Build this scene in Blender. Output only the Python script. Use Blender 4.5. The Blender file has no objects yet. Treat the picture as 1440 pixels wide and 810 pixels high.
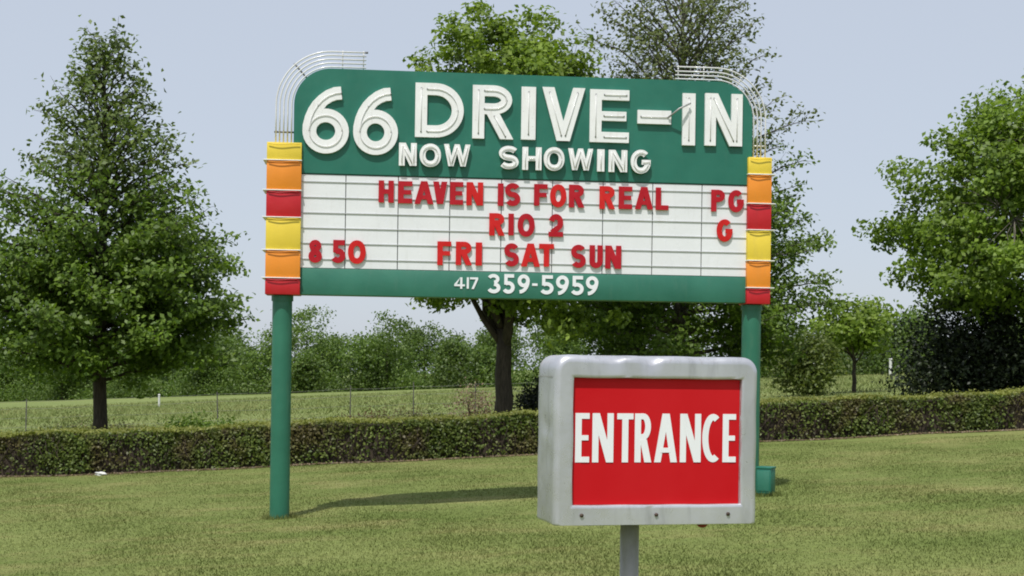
import bpy, bmesh, math
import numpy as np
from mathutils import Matrix, Vector

R = math.radians
scene = bpy.context.scene
COL = scene.collection
rng = np.random.default_rng(66)

# ------------------------------------------------------------------ camera
SLOPE = 0.054                       # the ground rises to the right
CAM_H = 1.57
cam_data = bpy.data.cameras.new('camera')
cam = bpy.data.objects.new('camera', cam_data)
COL.objects.link(cam)
cam.matrix_world = (Matrix.Translation((0, 0, CAM_H)) @ Matrix.Rotation(math.pi / 2, 4, 'X')
                    @ Matrix.Rotation(R(0.8), 4, 'Z'))
cam_data.sensor_width = 36.0
cam_data.lens = 49.45
cam_data.shift_y = 115.0 / 1440.0
cam_data.clip_start = 0.1
cam_data.clip_end = 5000.0
scene.camera = cam

# ------------------------------------------------------------------ sky, sun, exposure
SUN_TO = Vector((-0.42, -1.25, 2.45)).normalized()      # towards the sun
elev = math.asin(SUN_TO.z)
azim = math.atan2(SUN_TO.x, SUN_TO.y)
world = bpy.data.worlds.new('World')
scene.world = world
world.use_nodes = True
wn = world.node_tree.nodes
sky = wn.new('ShaderNodeTexSky')
sky.sky_type = 'NISHITA'
sky.sun_disc = False
sky.sun_elevation = elev
sky.sun_rotation = azim
sky.altitude = 300
sky.air_density = 1.0
sky.dust_density = 1.8
sky.ozone_density = 1.6
wn['Background'].inputs['Strength'].default_value = 0.15
veil = wn.new('ShaderNodeMix')              # an even, thin pale overcast veil over the whole sky
veil.data_type = 'RGBA'
veil.inputs[0].default_value = 0.86
veil.inputs[7].default_value = (2.84, 3.08, 3.50, 1)
world.node_tree.links.new(sky.outputs[0], veil.inputs[6])
world.node_tree.links.new(veil.outputs[2], wn['Background'].inputs['Color'])

sun_data = bpy.data.lights.new('sun', 'SUN')
sun_data.energy = 3.0
sun_data.angle = R(0.53)
sun_data.color = (1.0, 0.965, 0.91)
sun = bpy.data.objects.new('sun', sun_data)
COL.objects.link(sun)
sun.location = SUN_TO * 60
sun.rotation_euler = SUN_TO.to_track_quat('Z', 'Y').to_euler()

vs = scene.view_settings
vs.view_transform = 'Standard'
vs.look = 'None'
vs.exposure = 0.42
vs.gamma = 1.0
vs.use_curve_mapping = False
scene.cycles.filter_width = 1.9
scene.cycles.max_bounces = 6
scene.cycles.transparent_max_bounces = 6


def gz(x, y=0.0):
    return SLOPE * np.clip(x, -130.0, 130.0)


# ------------------------------------------------------------------ materials
def new_mat(name):
    m = bpy.data.materials.new(name)
    m.use_nodes = True
    return m, m.node_tree.nodes, m.node_tree.links, m.node_tree.nodes['Principled BSDF']


def noise_ramp(nodes, links, vec, scale, stops, detail=6.0, rough=0.6):
    n = nodes.new('ShaderNodeTexNoise')
    n.inputs['Scale'].default_value = scale
    n.inputs['Detail'].default_value = detail
    n.inputs['Roughness'].default_value = rough
    if vec is not None:
        links.new(vec, n.inputs['Vector'])
    r = nodes.new('ShaderNodeValToRGB')
    el = r.color_ramp.elements
    while len(el) < len(stops):
        el.new(0.5)
    for e, (p, c) in zip(el, stops):
        e.position = p
        e.color = (c[0], c[1], c[2], 1) if isinstance(c, (tuple, list)) else (c, c, c, 1)
    links.new(n.outputs['Fac'], r.inputs['Fac'])
    return n, r


def mix_color(nodes, links, fac, a, b, mode='MIX'):
    m = nodes.new('ShaderNodeMix')
    m.data_type = 'RGBA'
    m.blend_type = mode
    for sock, v in ((m.inputs[0], fac), (m.inputs[6], a), (m.inputs[7], b)):
        if isinstance(v, (int, float)):
            sock.default_value = v
        elif isinstance(v, (tuple, list)):
            sock.default_value = (v[0], v[1], v[2], 1)
        else:
            links.new(v, sock)
    return m.outputs[2]


def painted(name, col, rough=0.45, wear=0.12, dirt=(0.25, 0.2, 0.15), streak=True, metallic=0.0, bump=0.05, dirt_amount=0.25, scale=1.0, spec=0.5, spots=0.0):
    """paint with soft blotches, vertical dirt runs and a little relief"""
    m, n, l, b = new_mat(name)
    tc = n.new('ShaderNodeTexCoord')
    mp = n.new('ShaderNodeMapping')
    mp.inputs['Scale'].default_value = (3 * scale, 3 * scale, 0.6 * scale) if streak else (3 * scale, 3 * scale, 3 * scale)
    l.new(tc.outputs['Object'], mp.inputs['Vector'])
    dark = tuple(c * (1 - wear) for c in col)
    lite = tuple(min(1, c * (1 + wear) + 0.01) for c in col)
    _, r1 = noise_ramp(n, l, tc.outputs['Object'], 1.7 * scale, [(0.3, dark), (0.7, lite)])
    _, r2 = noise_ramp(n, l, mp.outputs['Vector'], 4.0, [(0.55, 0.0), (0.8, dirt_amount)], detail=8)
    c = mix_color(n, l, r2.outputs['Color'], r1.outputs['Color'], dirt)
    if spots:
        _, r3 = noise_ramp(n, l, tc.outputs['Object'], 26.0, [(0.66, 0.0), (0.74, spots)], detail=3)
        c = mix_color(n, l, r3.outputs['Color'], c, (0.22, 0.15, 0.11))
    l.new(c, b.inputs['Base Color'])
    _, rr = noise_ramp(n, l, tc.outputs['Object'], 9.0 * scale, [(0.3, max(0.05, rough - 0.1)), (0.7, rough + 0.12)])
    l.new(rr.outputs['Color'], b.inputs['Roughness'])
    b.inputs['Metallic'].default_value = metallic
    b.inputs['Specular IOR Level'].default_value = spec
    if bump:
        bn = n.new('ShaderNodeTexNoise')
        bn.inputs['Scale'].default_value = 14.0 * scale
        bn.inputs['Detail'].default_value = 5
        l.new(tc.outputs['Object'], bn.inputs['Vector'])
        bp = n.new('ShaderNodeBump')
        bp.inputs['Strength'].default_value = bump
        bp.inputs['Distance'].default_value = 0.02
        l.new(bn.outputs['Fac'], bp.inputs['Height'])
        l.new(bp.outputs['Normal'], b.inputs['Normal'])
    return m


def leaf_mat(name, dark, lite, trans=0.35, alt=None, alt_scale=0.8, rough=0.5, patchy=(0.72, 1.25)):
    m, n, l, b = new_mat(name)
    out = n['Material Output']
    geo = n.new('ShaderNodeNewGeometry')
    r = n.new('ShaderNodeValToRGB')
    r.color_ramp.elements[0].color = (*dark, 1)
    r.color_ramp.elements[1].color = (*lite, 1)
    l.new(geo.outputs['Random Per Island'], r.inputs['Fac'])
    c = r.outputs['Color']
    tc = n.new('ShaderNodeTexCoord')
    _, patch = noise_ramp(n, l, tc.outputs['Object'], alt_scale, [(0.3, patchy[0]), (0.7, patchy[1])], detail=3)
    c = mix_color(n, l, 1.0, c, patch.outputs['Color'], 'MULTIPLY')
    if alt is not None:
        _, pa = noise_ramp(n, l, tc.outputs['Object'], alt_scale * 1.3, [(0.48, 0.0), (0.62, alt[1])], detail=4)
        c = mix_color(n, l, pa.outputs['Color'], c, alt[0])
    l.new(c, b.inputs['Base Color'])
    b.inputs['Roughness'].default_value = rough
    b.inputs['Specular IOR Level'].default_value = 0.35
    t = n.new('ShaderNodeBsdfTranslucent')
    tcol = mix_color(n, l, 1.0, c, (1.25, 1.35, 0.55), 'MULTIPLY')
    l.new(tcol, t.inputs['Color'])
    ms = n.new('ShaderNodeMixShader')
    ms.inputs[0].default_value = trans
    l.new(b.outputs[0], ms.inputs[1])
    l.new(t.outputs[0], ms.inputs[2])
    l.new(ms.outputs[0], out.inputs['Surface'])
    return m


def bark_mat(name, a, bcol):
    m, n, l, b = new_mat(name)
    tc = n.new('ShaderNodeTexCoord')
    mp = n.new('ShaderNodeMapping')
    mp.inputs['Scale'].default_value = (9, 9, 1.6)
    l.new(tc.outputs['Object'], mp.inputs['Vector'])
    nz, r = noise_ramp(n, l, mp.outputs['Vector'], 3.0, [(0.3, a), (0.7, bcol)], detail=9)
    l.new(r.outputs['Color'], b.inputs['Base Color'])
    b.inputs['Roughness'].default_value = 0.9
    bp = n.new('ShaderNodeBump')
    bp.inputs['Strength'].default_value = 0.8
    bp.inputs['Distance'].default_value = 0.03
    l.new(nz.outputs['Fac'], bp.inputs['Height'])
    l.new(bp.outputs['Normal'], b.inputs['Normal'])
    return m


def turf_color(n, l, pos, per=None):
    """green turf with drier tan patches and faint mowing bands, by world position"""
    mp = n.new('ShaderNodeMapping')
    mp.inputs['Scale'].default_value = (0.55, 1.0, 1.0)
    l.new(pos, mp.inputs['Vector'])
    _, big = noise_ramp(n, l, mp.outputs['Vector'], 0.55, [(0.34, (0.130, 0.170, 0.044)), (0.66, (0.190, 0.220, 0.070))], detail=5)
    _, dry = noise_ramp(n, l, mp.outputs['Vector'], 0.9, [(0.48, 0.0), (0.72, 0.7)], detail=7, rough=0.7)
    c = mix_color(n, l, dry.outputs['Color'], big.outputs['Color'], (0.29, 0.255, 0.11))
    _, fine = noise_ramp(n, l, pos, 16.0, [(0.3, 0.72), (0.7, 1.2)], detail=6)
    c = mix_color(n, l, 1.0, c, fine.outputs['Color'], 'MULTIPLY')
    return c


def ground_mat(name, field=False):
    m, n, l, b = new_mat(name)
    geo = n.new('ShaderNodeNewGeometry')
    pos = geo.outputs['Position']
    if field:
        mp = n.new('ShaderNodeMapping')
        mp.inputs['Scale'].default_value = (0.25, 1.0, 1.0)
        l.new(pos, mp.inputs['Vector'])
        _, r = noise_ramp(n, l, mp.outputs['Vector'], 0.12, [(0.32, (0.145, 0.19, 0.055)), (0.68, (0.215, 0.25, 0.09))], detail=8)
        _, f = noise_ramp(n, l, pos, 2.5, [(0.3, 0.75), (0.7, 1.2)], detail=6)
        c = mix_color(n, l, 1.0, r.outputs['Color'], f.outputs['Color'], 'MULTIPLY')
    else:
        c = turf_color(n, l, pos)
    l.new(c, b.inputs['Base Color'])
    b.inputs['Roughness'].default_value = 0.95
    b.inputs['Specular IOR Level'].default_value = 0.1
    bn = n.new('ShaderNodeTexNoise')
    bn.inputs['Scale'].default_value = 22.0
    bn.inputs['Detail'].default_value = 6
    l.new(pos, bn.inputs['Vector'])
    bp = n.new('ShaderNodeBump')
    bp.inputs['Strength'].default_value = 0.7
    bp.inputs['Distance'].default_value = 0.03
    l.new(bn.outputs['Fac'], bp.inputs['Height'])
    l.new(bp.outputs['Normal'], b.inputs['Normal'])
    return m


def blade_mat(name, field=False):
    m, n, l, b = new_mat(name)
    geo = n.new('ShaderNodeNewGeometry')
    if field:
        _, rr = noise_ramp(n, l, geo.outputs['Position'], 0.3, [(0.35, (0.15, 0.20, 0.055)), (0.65, (0.24, 0.25, 0.10))], detail=5)
        c = rr.outputs['Color']
    else:
        c = turf_color(n, l, geo.outputs['Position'])
    r = n.new('ShaderNodeValToRGB')
    r.color_ramp.elements[0].color = (0.84, 0.86, 0.80, 1)
    r.color_ramp.elements[1].color = (1.18, 1.15, 1.12, 1)
    l.new(geo.outputs['Random Per Island'], r.inputs['Fac'])
    c = mix_color(n, l, 1.0, c, r.outputs['Color'], 'MULTIPLY')
    l.new(c, b.inputs['Base Color'])
    b.inputs['Roughness'].default_value = 0.7
    b.inputs['Specular IOR Level'].default_value = 0.2
    t = n.new('ShaderNodeBsdfTranslucent')
    l.new(c, t.inputs['Color'])
    ms = n.new('ShaderNodeMixShader')
    ms.inputs[0].default_value = 0.3
    l.new(b.outputs[0], ms.inputs[1])
    l.new(t.outputs[0], ms.inputs[2])
    l.new(ms.outputs[0], n['Material Output'].inputs['Surface'])
    return m


M = {}
M['lawn'] = ground_mat('turf')
M['field'] = ground_mat('pasture', True)
M['blade'] = blade_mat('grass_blade')
M['field_blade'] = blade_mat('pasture_blade', True)
GREEN = (0.010, 0.142, 0.096)
M['green'] = painted('green_sign_paint', GREEN, 0.42, 0.10, dirt=(0.05, 0.17, 0.125), dirt_amount=0.3)
M['green_faded'] = painted('green_faded_paint', (0.026, 0.165, 0.112), 0.5, 0.12, dirt=(0.09, 0.20, 0.15), dirt_amount=0.4)
M['green_post'] = painted('green_post_paint', (0.020, 0.145, 0.088), 0.42, 0.14, dirt=(0.10, 0.20, 0.12), dirt_amount=0.4)
M['white'] = painted('white_enamel', (0.83, 0.83, 0.83), 0.4, 0.05, dirt=(0.5, 0.42, 0.36), dirt_amount=0.45, scale=2.0, spots=0.75)
M['board'] = painted('white_board_plastic', (0.77, 0.78, 0.80), 0.3, 0.04, dirt=(0.55, 0.54, 0.52), dirt_amount=0.3)
M['track'] = painted('track_rail', (0.42, 0.43, 0.43), 0.4, 0.1)
M['dark'] = painted('dark_gap', (0.05, 0.055, 0.055), 0.7, 0.2)
M['yellow'] = painted('yellow_paint', (0.78, 0.58, 0.05), 0.45, 0.08, dirt=(0.6, 0.45, 0.1), dirt_amount=0.4)
M['orange'] = painted('orange_paint', (0.80, 0.26, 0.015), 0.45, 0.08, dirt=(0.6, 0.25, 0.05), dirt_amount=0.4)
M['red'] = painted('red_paint', (0.50, 0.004, 0.012), 0.42, 0.1, dirt=(0.35, 0.02, 0.02), dirt_amount=0.4)
M['letter_red'] = painted('red_letter_plastic', (0.42, 0.004, 0.014), 0.45, 0.10, bump=0.0, spec=0.25, scale=3.0, dirt=(0.6, 0.04, 0.02), dirt_amount=0.4)
M['letter_bright'] = painted('bright_red_letter_plastic', (0.58, 0.010, 0.010), 0.45, 0.10, bump=0.0, spec=0.25, scale=3.0, dirt=(0.7, 0.06, 0.02), dirt_amount=0.4)
M['panel_red'] = painted('red_face_sheet', (0.53, 0.003, 0.008), 0.5, 0.04, bump=0.0, dirt=(0.48, 0.008, 0.012), dirt_amount=0.2, spec=0.15)
M['vinyl'] = painted('white_vinyl', (0.82, 0.83, 0.86), 0.35, 0.03, bump=0.0, dirt_amount=0.15)
M['alu'] = painted('weathered_aluminium', (0.53, 0.535, 0.575), 0.32, 0.16, dirt=(0.24, 0.24, 0.25), dirt_amount=0.6, metallic=0.5, bump=0.035, scale=1.4, spots=0.3)
M['galv'] = painted('galvanised_pipe', (0.36, 0.355, 0.35), 0.5, 0.15, dirt=(0.22, 0.2, 0.18), dirt_amount=0.5, metallic=0.3, scale=3.0)
M['steel'] = painted('dark_bracket_steel', (0.16, 0.16, 0.165), 0.5, 0.2, metallic=0.4)
M['rust'] = painted('rusty_bolt', (0.055, 0.032, 0.022), 0.7, 0.3)
M['tube'] = painted('unlit_neon_glass', (0.72, 0.71, 0.71), 0.18, 0.05, bump=0.0, dirt_amount=0.3)
M['tube_dim'] = painted('unlit_neon_glass_dim', (0.76, 0.755, 0.75), 0.18, 0.1, bump=0.0, dirt_amount=0.3)
M['litter'] = painted('white_paper', (0.62, 0.62, 0.6), 0.7, 0.03, bump=0.1)
M['fence_post'] = painted('fence_post_steel', (0.10, 0.095, 0.085), 0.7, 0.3)
M['wire'] = painted('fence_wire', (0.22, 0.21, 0.2), 0.5, 0.2, metallic=0.5)
M['post_white'] = painted('pale_post', (0.62, 0.62, 0.6), 0.6, 0.1)
M['red_lens'] = painted('dark_red_lens', (0.22, 0.01, 0.012), 0.25, 0.2, bump=0.0)
M['concrete'] = painted('concrete', (0.36, 0.34, 0.31), 0.9, 0.2, bump=0.2)
M['oak_leaf'] = leaf_mat('oak_leaf', (0.068, 0.125, 0.016), (0.165, 0.250, 0.034), 0.38)
M['oak_leaf_pale'] = leaf_mat('young_oak_leaf', (0.080, 0.108, 0.032), (0.170, 0.200, 0.066), 0.36)
M['oak_leaf_high'] = leaf_mat('high_oak_leaf', (0.070, 0.112, 0.026), (0.160, 0.215, 0.050), 0.38)
M['maple_leaf'] = leaf_mat('maple_leaf', (0.105, 0.170, 0.018), (0.225, 0.310, 0.042), 0.40)
M['maple_leaf_b'] = leaf_mat('maple_leaf_deep', (0.098, 0.168, 0.018), (0.215, 0.310, 0.040), 0.40)
M['cedar_leaf'] = leaf_mat('cedar_foliage', (0.008, 0.016, 0.006), (0.022, 0.034, 0.010), 0.10)
M['wood_leaf'] = leaf_mat('woodland_leaf', (0.062, 0.112, 0.022), (0.140, 0.205, 0.040), 0.34, alt_scale=0.13, patchy=(0.6, 1.4))
M['bush_leaf'] = leaf_mat('bush_leaf', (0.070, 0.105, 0.020), (0.150, 0.185, 0.040), 0.35)
M['hedge_leaf'] = leaf_mat('hedge_leaf', (0.060, 0.098, 0.017), (0.175, 0.220, 0.044), 0.30, alt=((0.130, 0.088, 0.044), 0.7), alt_scale=0.9)
M['hedge_top'] = leaf_mat('hedge_sunlit_leaf', (0.14, 0.165, 0.03), (0.25, 0.26, 0.06), 0.3)  # sunlight on the clipped top is put into this lighter yellow-green leaf colour
M['weed'] = leaf_mat('weed', (0.06, 0.085, 0.025), (0.13, 0.14, 0.05), 0.3, alt=((0.17, 0.10, 0.06), 0.9), alt_scale=0.35)
M['dry_brush'] = leaf_mat('dry_brush', (0.16, 0.11, 0.075), (0.28, 0.20, 0.14), 0.2)
M['litter_leaf'] = leaf_mat('litter_leaf', (0.06, 0.045, 0.025), (0.20, 0.145, 0.08), 0.1)
M['bark'] = bark_mat('bark', (0.020, 0.015, 0.011), (0.075, 0.058, 0.044))
M['bark_pale'] = bark_mat('pale_bark', (0.10, 0.085, 0.07), (0.26, 0.23, 0.19))
M['bark_grey'] = bark_mat('grey_bark', (0.06, 0.052, 0.045), (0.16, 0.145, 0.125))
M['twig'] = bark_mat('hedge_wood', (0.022, 0.015, 0.010), (0.060, 0.042, 0.028))


# ------------------------------------------------------------------ object helpers
def link(o, parent=None):
    COL.objects.link(o)
    if parent is not None:
        o.parent = parent
    return o


def tag(o, label=None, cat=None, group=None, kind=None):
    if label: o['label'] = label
    if cat: o['category'] = cat
    if group: o['group'] = group
    if kind: o['kind'] = kind
    return o


def empty(name, loc, rz=0.0):
    o = bpy.data.objects.new(name, None)
    o.empty_display_size = 0.2
    o.location = loc
    o.rotation_euler = (0, 0, rz)
    COL.objects.link(o)
    return o


def mesh_obj(name, verts, faces, mat, parent=None, smooth=False, loc=None):
    me = bpy.data.meshes.new(name)
    me.from_pydata([tuple(v) for v in verts], [], faces)
    me.materials.append(mat)
    if smooth:
        me.polygons.foreach_set('use_smooth', [True] * len(me.polygons))
    me.update()
    o = bpy.data.objects.new(name, me)
    if loc is not None:
        o.location = loc
    return link(o, parent)


def bm_obj(name, bm, mat, parent=None, smooth=False, angle=40):
    bmesh.ops.recalc_face_normals(bm, faces=bm.faces)
    me = bpy.data.meshes.new(name)
    bm.to_mesh(me)
    bm.free()
    me.materials.append(mat)
    if smooth:
        me.polygons.foreach_set('use_smooth', [True] * len(me.polygons))
        me.set_sharp_from_angle(angle=R(angle))
    o = bpy.data.objects.new(name, me)
    return link(o, parent)


def box_bm(x0, x1, y0, y1, z0, z1, bev=0.0, seg=2):
    bm = bmesh.new()
    bmesh.ops.create_cube(bm, size=1.0)
    for v in bm.verts:
        v.co = Vector(((x0 + x1) / 2 + v.co.x * (x1 - x0), (y0 + y1) / 2 + v.co.y * (y1 - y0), (z0 + z1) / 2 + v.co.z * (z1 - z0)))
    if bev:
        bmesh.ops.bevel(bm, geom=list(bm.edges), offset=bev, segments=seg, affect='EDGES', profile=0.5)
    return bm


def box(name, x0, x1, y0, y1, z0, z1, mat, parent=None, bev=0.0, seg=2):
    return bm_obj(name, box_bm(x0, x1, y0, y1, z0, z1, bev, seg), mat, parent, smooth=bev > 0)


def tube_data(pts, rad, seg=8, cap=True, closed=False):
    """verts, faces of a tube along 3-D points; rad is a number or list"""
    pts = [Vector(p) for p in pts]
    n = len(pts)
    if not hasattr(rad, '__len__'):
        rad = [rad] * n
    V, F = [], []
    ref = None
    for i, p in enumerate(pts):
        a = pts[max(0, i - 1)]
        b = pts[min(n - 1, i + 1)]
        d = (b - a).normalized()
        if ref is None:
            ref = Vector((0, 0, 1)) if abs(d.z) < 0.9 else Vector((1, 0, 0))
        s = d.cross(ref)
        if s.length < 1e-4:
            s = d.cross(Vector((0, 1, 0)))
        s.normalize()
        t = s.cross(d).normalized()
        ref = t
        for k in range(seg):
            ang = 2 * math.pi * k / seg
            V.append(p + (s * math.cos(ang) + t * math.sin(ang)) * rad[i])
    for i in range(n - 1):
        for k in range(seg):
            a = i * seg + k
            b = i * seg + (k + 1) % seg
            F.append((a, b, b + seg, a + seg))
    if cap:
        F.append(tuple(range(seg - 1, -1, -1)))
        F.append(tuple(range((n - 1) * seg, n * seg)))
    return V, F


def tubes(name, paths, rad, mat, parent=None, seg=8):
    V, F = [], []
    for p in paths:
        v, f = tube_data(p, rad, seg)
        o = len(V)
        V += v
        F += [tuple(i + o for i in q) for q in f]
    o = mesh_obj(name, V, F, mat, parent, smooth=True)
    if len(paths) > 1:
        o['kind'] = 'stuff'          # too fine to pick apart
    return o


def fast_mesh(name, verts, nper, mat, parent=None, smooth=False):
    """many loose faces with nper corners each, verts (N*nper,3)"""
    verts = np.ascontiguousarray(verts, dtype=np.float32)
    nv = len(verts)
    nf = nv // nper
    me = bpy.data.meshes.new(name)
    me.vertices.add(nv)
    me.vertices.foreach_set('co', verts.ravel())
    me.loops.add(nv)
    me.loops.foreach_set('vertex_index', np.arange(nv, dtype=np.int32))
    me.polygons.add(nf)
    me.polygons.foreach_set('loop_start', np.arange(0, nv, nper, dtype=np.int32))
    me.polygons.foreach_set('loop_total', np.full(nf, nper, dtype=np.int32))
    me.materials.append(mat)
    me.update(calc_edges=True)
    me.validate()
    o = bpy.data.objects.new(name, me)
    return link(o, parent)


def unit(v):
    return v / np.maximum(np.linalg.norm(v, axis=1, keepdims=True), 1e-6)


def leaf_verts(c, size, up=0.6, aspect=0.55, out=None, out_w=0.0, droop=0.0):
    n = len(c)
    nor = rng.normal(size=(n, 3))
    nor += np.array(SUN_TO)[None, :] * up * 1.9
    if out is not None:
        nor += out * out_w
    nor = unit(nor)
    t = rng.normal(size=(n, 3))
    t[:, 2] -= droop
    t = unit(t - nor * np.sum(t * nor, axis=1, keepdims=True))
    b = np.cross(nor, t)
    s = size[:, None] if hasattr(size, '__len__') else np.full((n, 1), size)
    s = s * rng.uniform(0.7, 1.3, size=(n, 1))
    fold = nor * s * 0.12
    v = np.empty((n, 4, 3))
    v[:, 0] = c - t * s * 0.5
    v[:, 1] = c + b * s * aspect * 0.5 + fold
    v[:, 2] = c + t * s * 0.5
    v[:, 3] = c - b * s * aspect * 0.5 + fold
    return v.reshape(-1, 3)


# ------------------------------------------------------------------ ground
def sheet(name, xs, ys, mat, amp=0.0):
    V = []
    for y in ys:
        for x in xs:
            z = float(gz(x, y))
            if amp:
                z += amp * (math.sin(x * 0.9 + y * 0.7) + math.sin(x * 0.37 - y * 0.53 + 1.3) + 0.5 * math.sin(2.1 * x + 1.1 * y))
            V.append((x, y, z))
    nx = len(xs)
    F = [(j * nx + i, j * nx + i + 1, (j + 1) * nx + i + 1, (j + 1) * nx + i) for j in range(len(ys) - 1) for i in range(nx - 1)]
    return tag(mesh_obj(name, V, F, mat, smooth=True), kind='structure')


def lawn_z(x, y):
    return gz(x, y) + 0.012 * (np.sin(x * 0.9 + y * 0.7) + np.sin(x * 0.37 - y * 0.53 + 1.3) + 0.5 * np.sin(2.1 * x + 1.1 * y))


HEDGE_Y0 = 26.4
sheet('lawn', [-1500, -300, -130, -60] + list(np.linspace(-30, 30, 61)) + [60, 130, 300, 1500],
      [-600, -100, -30] + list(np.linspace(-6, 27, 45)), M['lawn'], 0.012)
sheet('pasture', [-1500, -300, -130, -60, -30, 0, 30, 60, 130, 300, 1500],
      [27.0, 40, 60, 90, 130, 200, 400, 1000, 2500], M['field'])


def blades(n, x0, x1, y0, y1, h, w, zf, falloff=None, lean=1.0, wedge=None):
    y = y0 + (y1 - y0) * rng.random(n) ** (falloff or 1.0)
    if wedge is None:
        x = rng.uniform(x0, x1, n)
    else:
        x = rng.uniform(-1, 1, n) * (y * wedge + 1.6)
    z = zf(x, y)
    hh = h * rng.uniform(0.5, 1.3, n)
    ang = rng.uniform(0, 2 * math.pi, n)
    dx, dy = np.cos(ang), np.sin(ang)
    ww = w * rng.uniform(0.7, 1.3, n)
    v = np.empty((n, 3, 3))
    v[:, 0] = np.stack([x - dx * ww, y - dy * ww, z - 0.01], 1)
    v[:, 1] = np.stack([x + dx * ww, y + dy * ww, z - 0.01], 1)
    la = rng.uniform(0, 2 * math.pi, n)
    v[:, 2] = np.stack([x + np.cos(la) * hh * lean, y + np.sin(la) * hh * lean, z + hh], 1)
    return v.reshape(-1, 3)


gv = np.concatenate([
    blades(330000, 0, 0, 8.6, 26.0, 0.017, 0.007, lawn_z, falloff=1.25, wedge=0.385),
    blades(7000, 0, 0, 8.6, 22.0, 0.04, 0.006, lawn_z, falloff=1.3, wedge=0.385)])
foot = []
for fx, fy_, fr in ((-2.60, 15.94, .125), (2.80, 16.46, .125), (2.93, 16.14, .11)):
    nb = 420
    an = rng.uniform(0, 2 * math.pi, nb); rr_ = fr + np.abs(rng.normal(0, .05, nb))
    b_ = blades(nb, 0, 1, 0, 1, .055, .005, lambda x, y: x * 0, lean=.5).reshape(nb, 3, 3)
    b_ -= b_.mean(axis=1, keepdims=True) * np.array([1, 1, 0])
    cx_, cy_ = fx + np.cos(an) * rr_, fy_ + np.sin(an) * rr_
    b_ += np.stack([cx_, cy_, lawn_z(cx_, cy_)], 1)[:, None, :]
    foot.append(b_.reshape(-1, 3))
gv = np.concatenate([gv] + foot)
tag(fast_mesh('lawn_grass', gv, 3, M['blade']), 'short mown lawn grass with dry tan patches in the foreground', 'grass', kind='stuff')
fv = np.concatenate([
    blades(60000, 0, 0, 28.5, 60, 0.10, 0.012, gz, falloff=1.3, wedge=0.42),
    blades(40000, 0, 0, 60, 120, 0.17, 0.03, gz, wedge=0.42)])
tag(fast_mesh('pasture_grass', fv, 3, M['field_blade']), 'longer pasture grass in the open field behind the hedge', 'grass', kind='stuff')

# ------------------------------------------------------------------ lettering
def arc(cx, cy, rx, ry, a0, a1, n=18, p=2.0):
    pts = []
    for i in range(n + 1):
        a = R(a0 + (a1 - a0) * i / n)
        c, s = math.cos(a), math.sin(a)
        pts.append((cx + rx * math.copysign(abs(c) ** (2 / p), c), cy + ry * math.copysign(abs(s) ** (2 / p), s)))
    return pts


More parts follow.
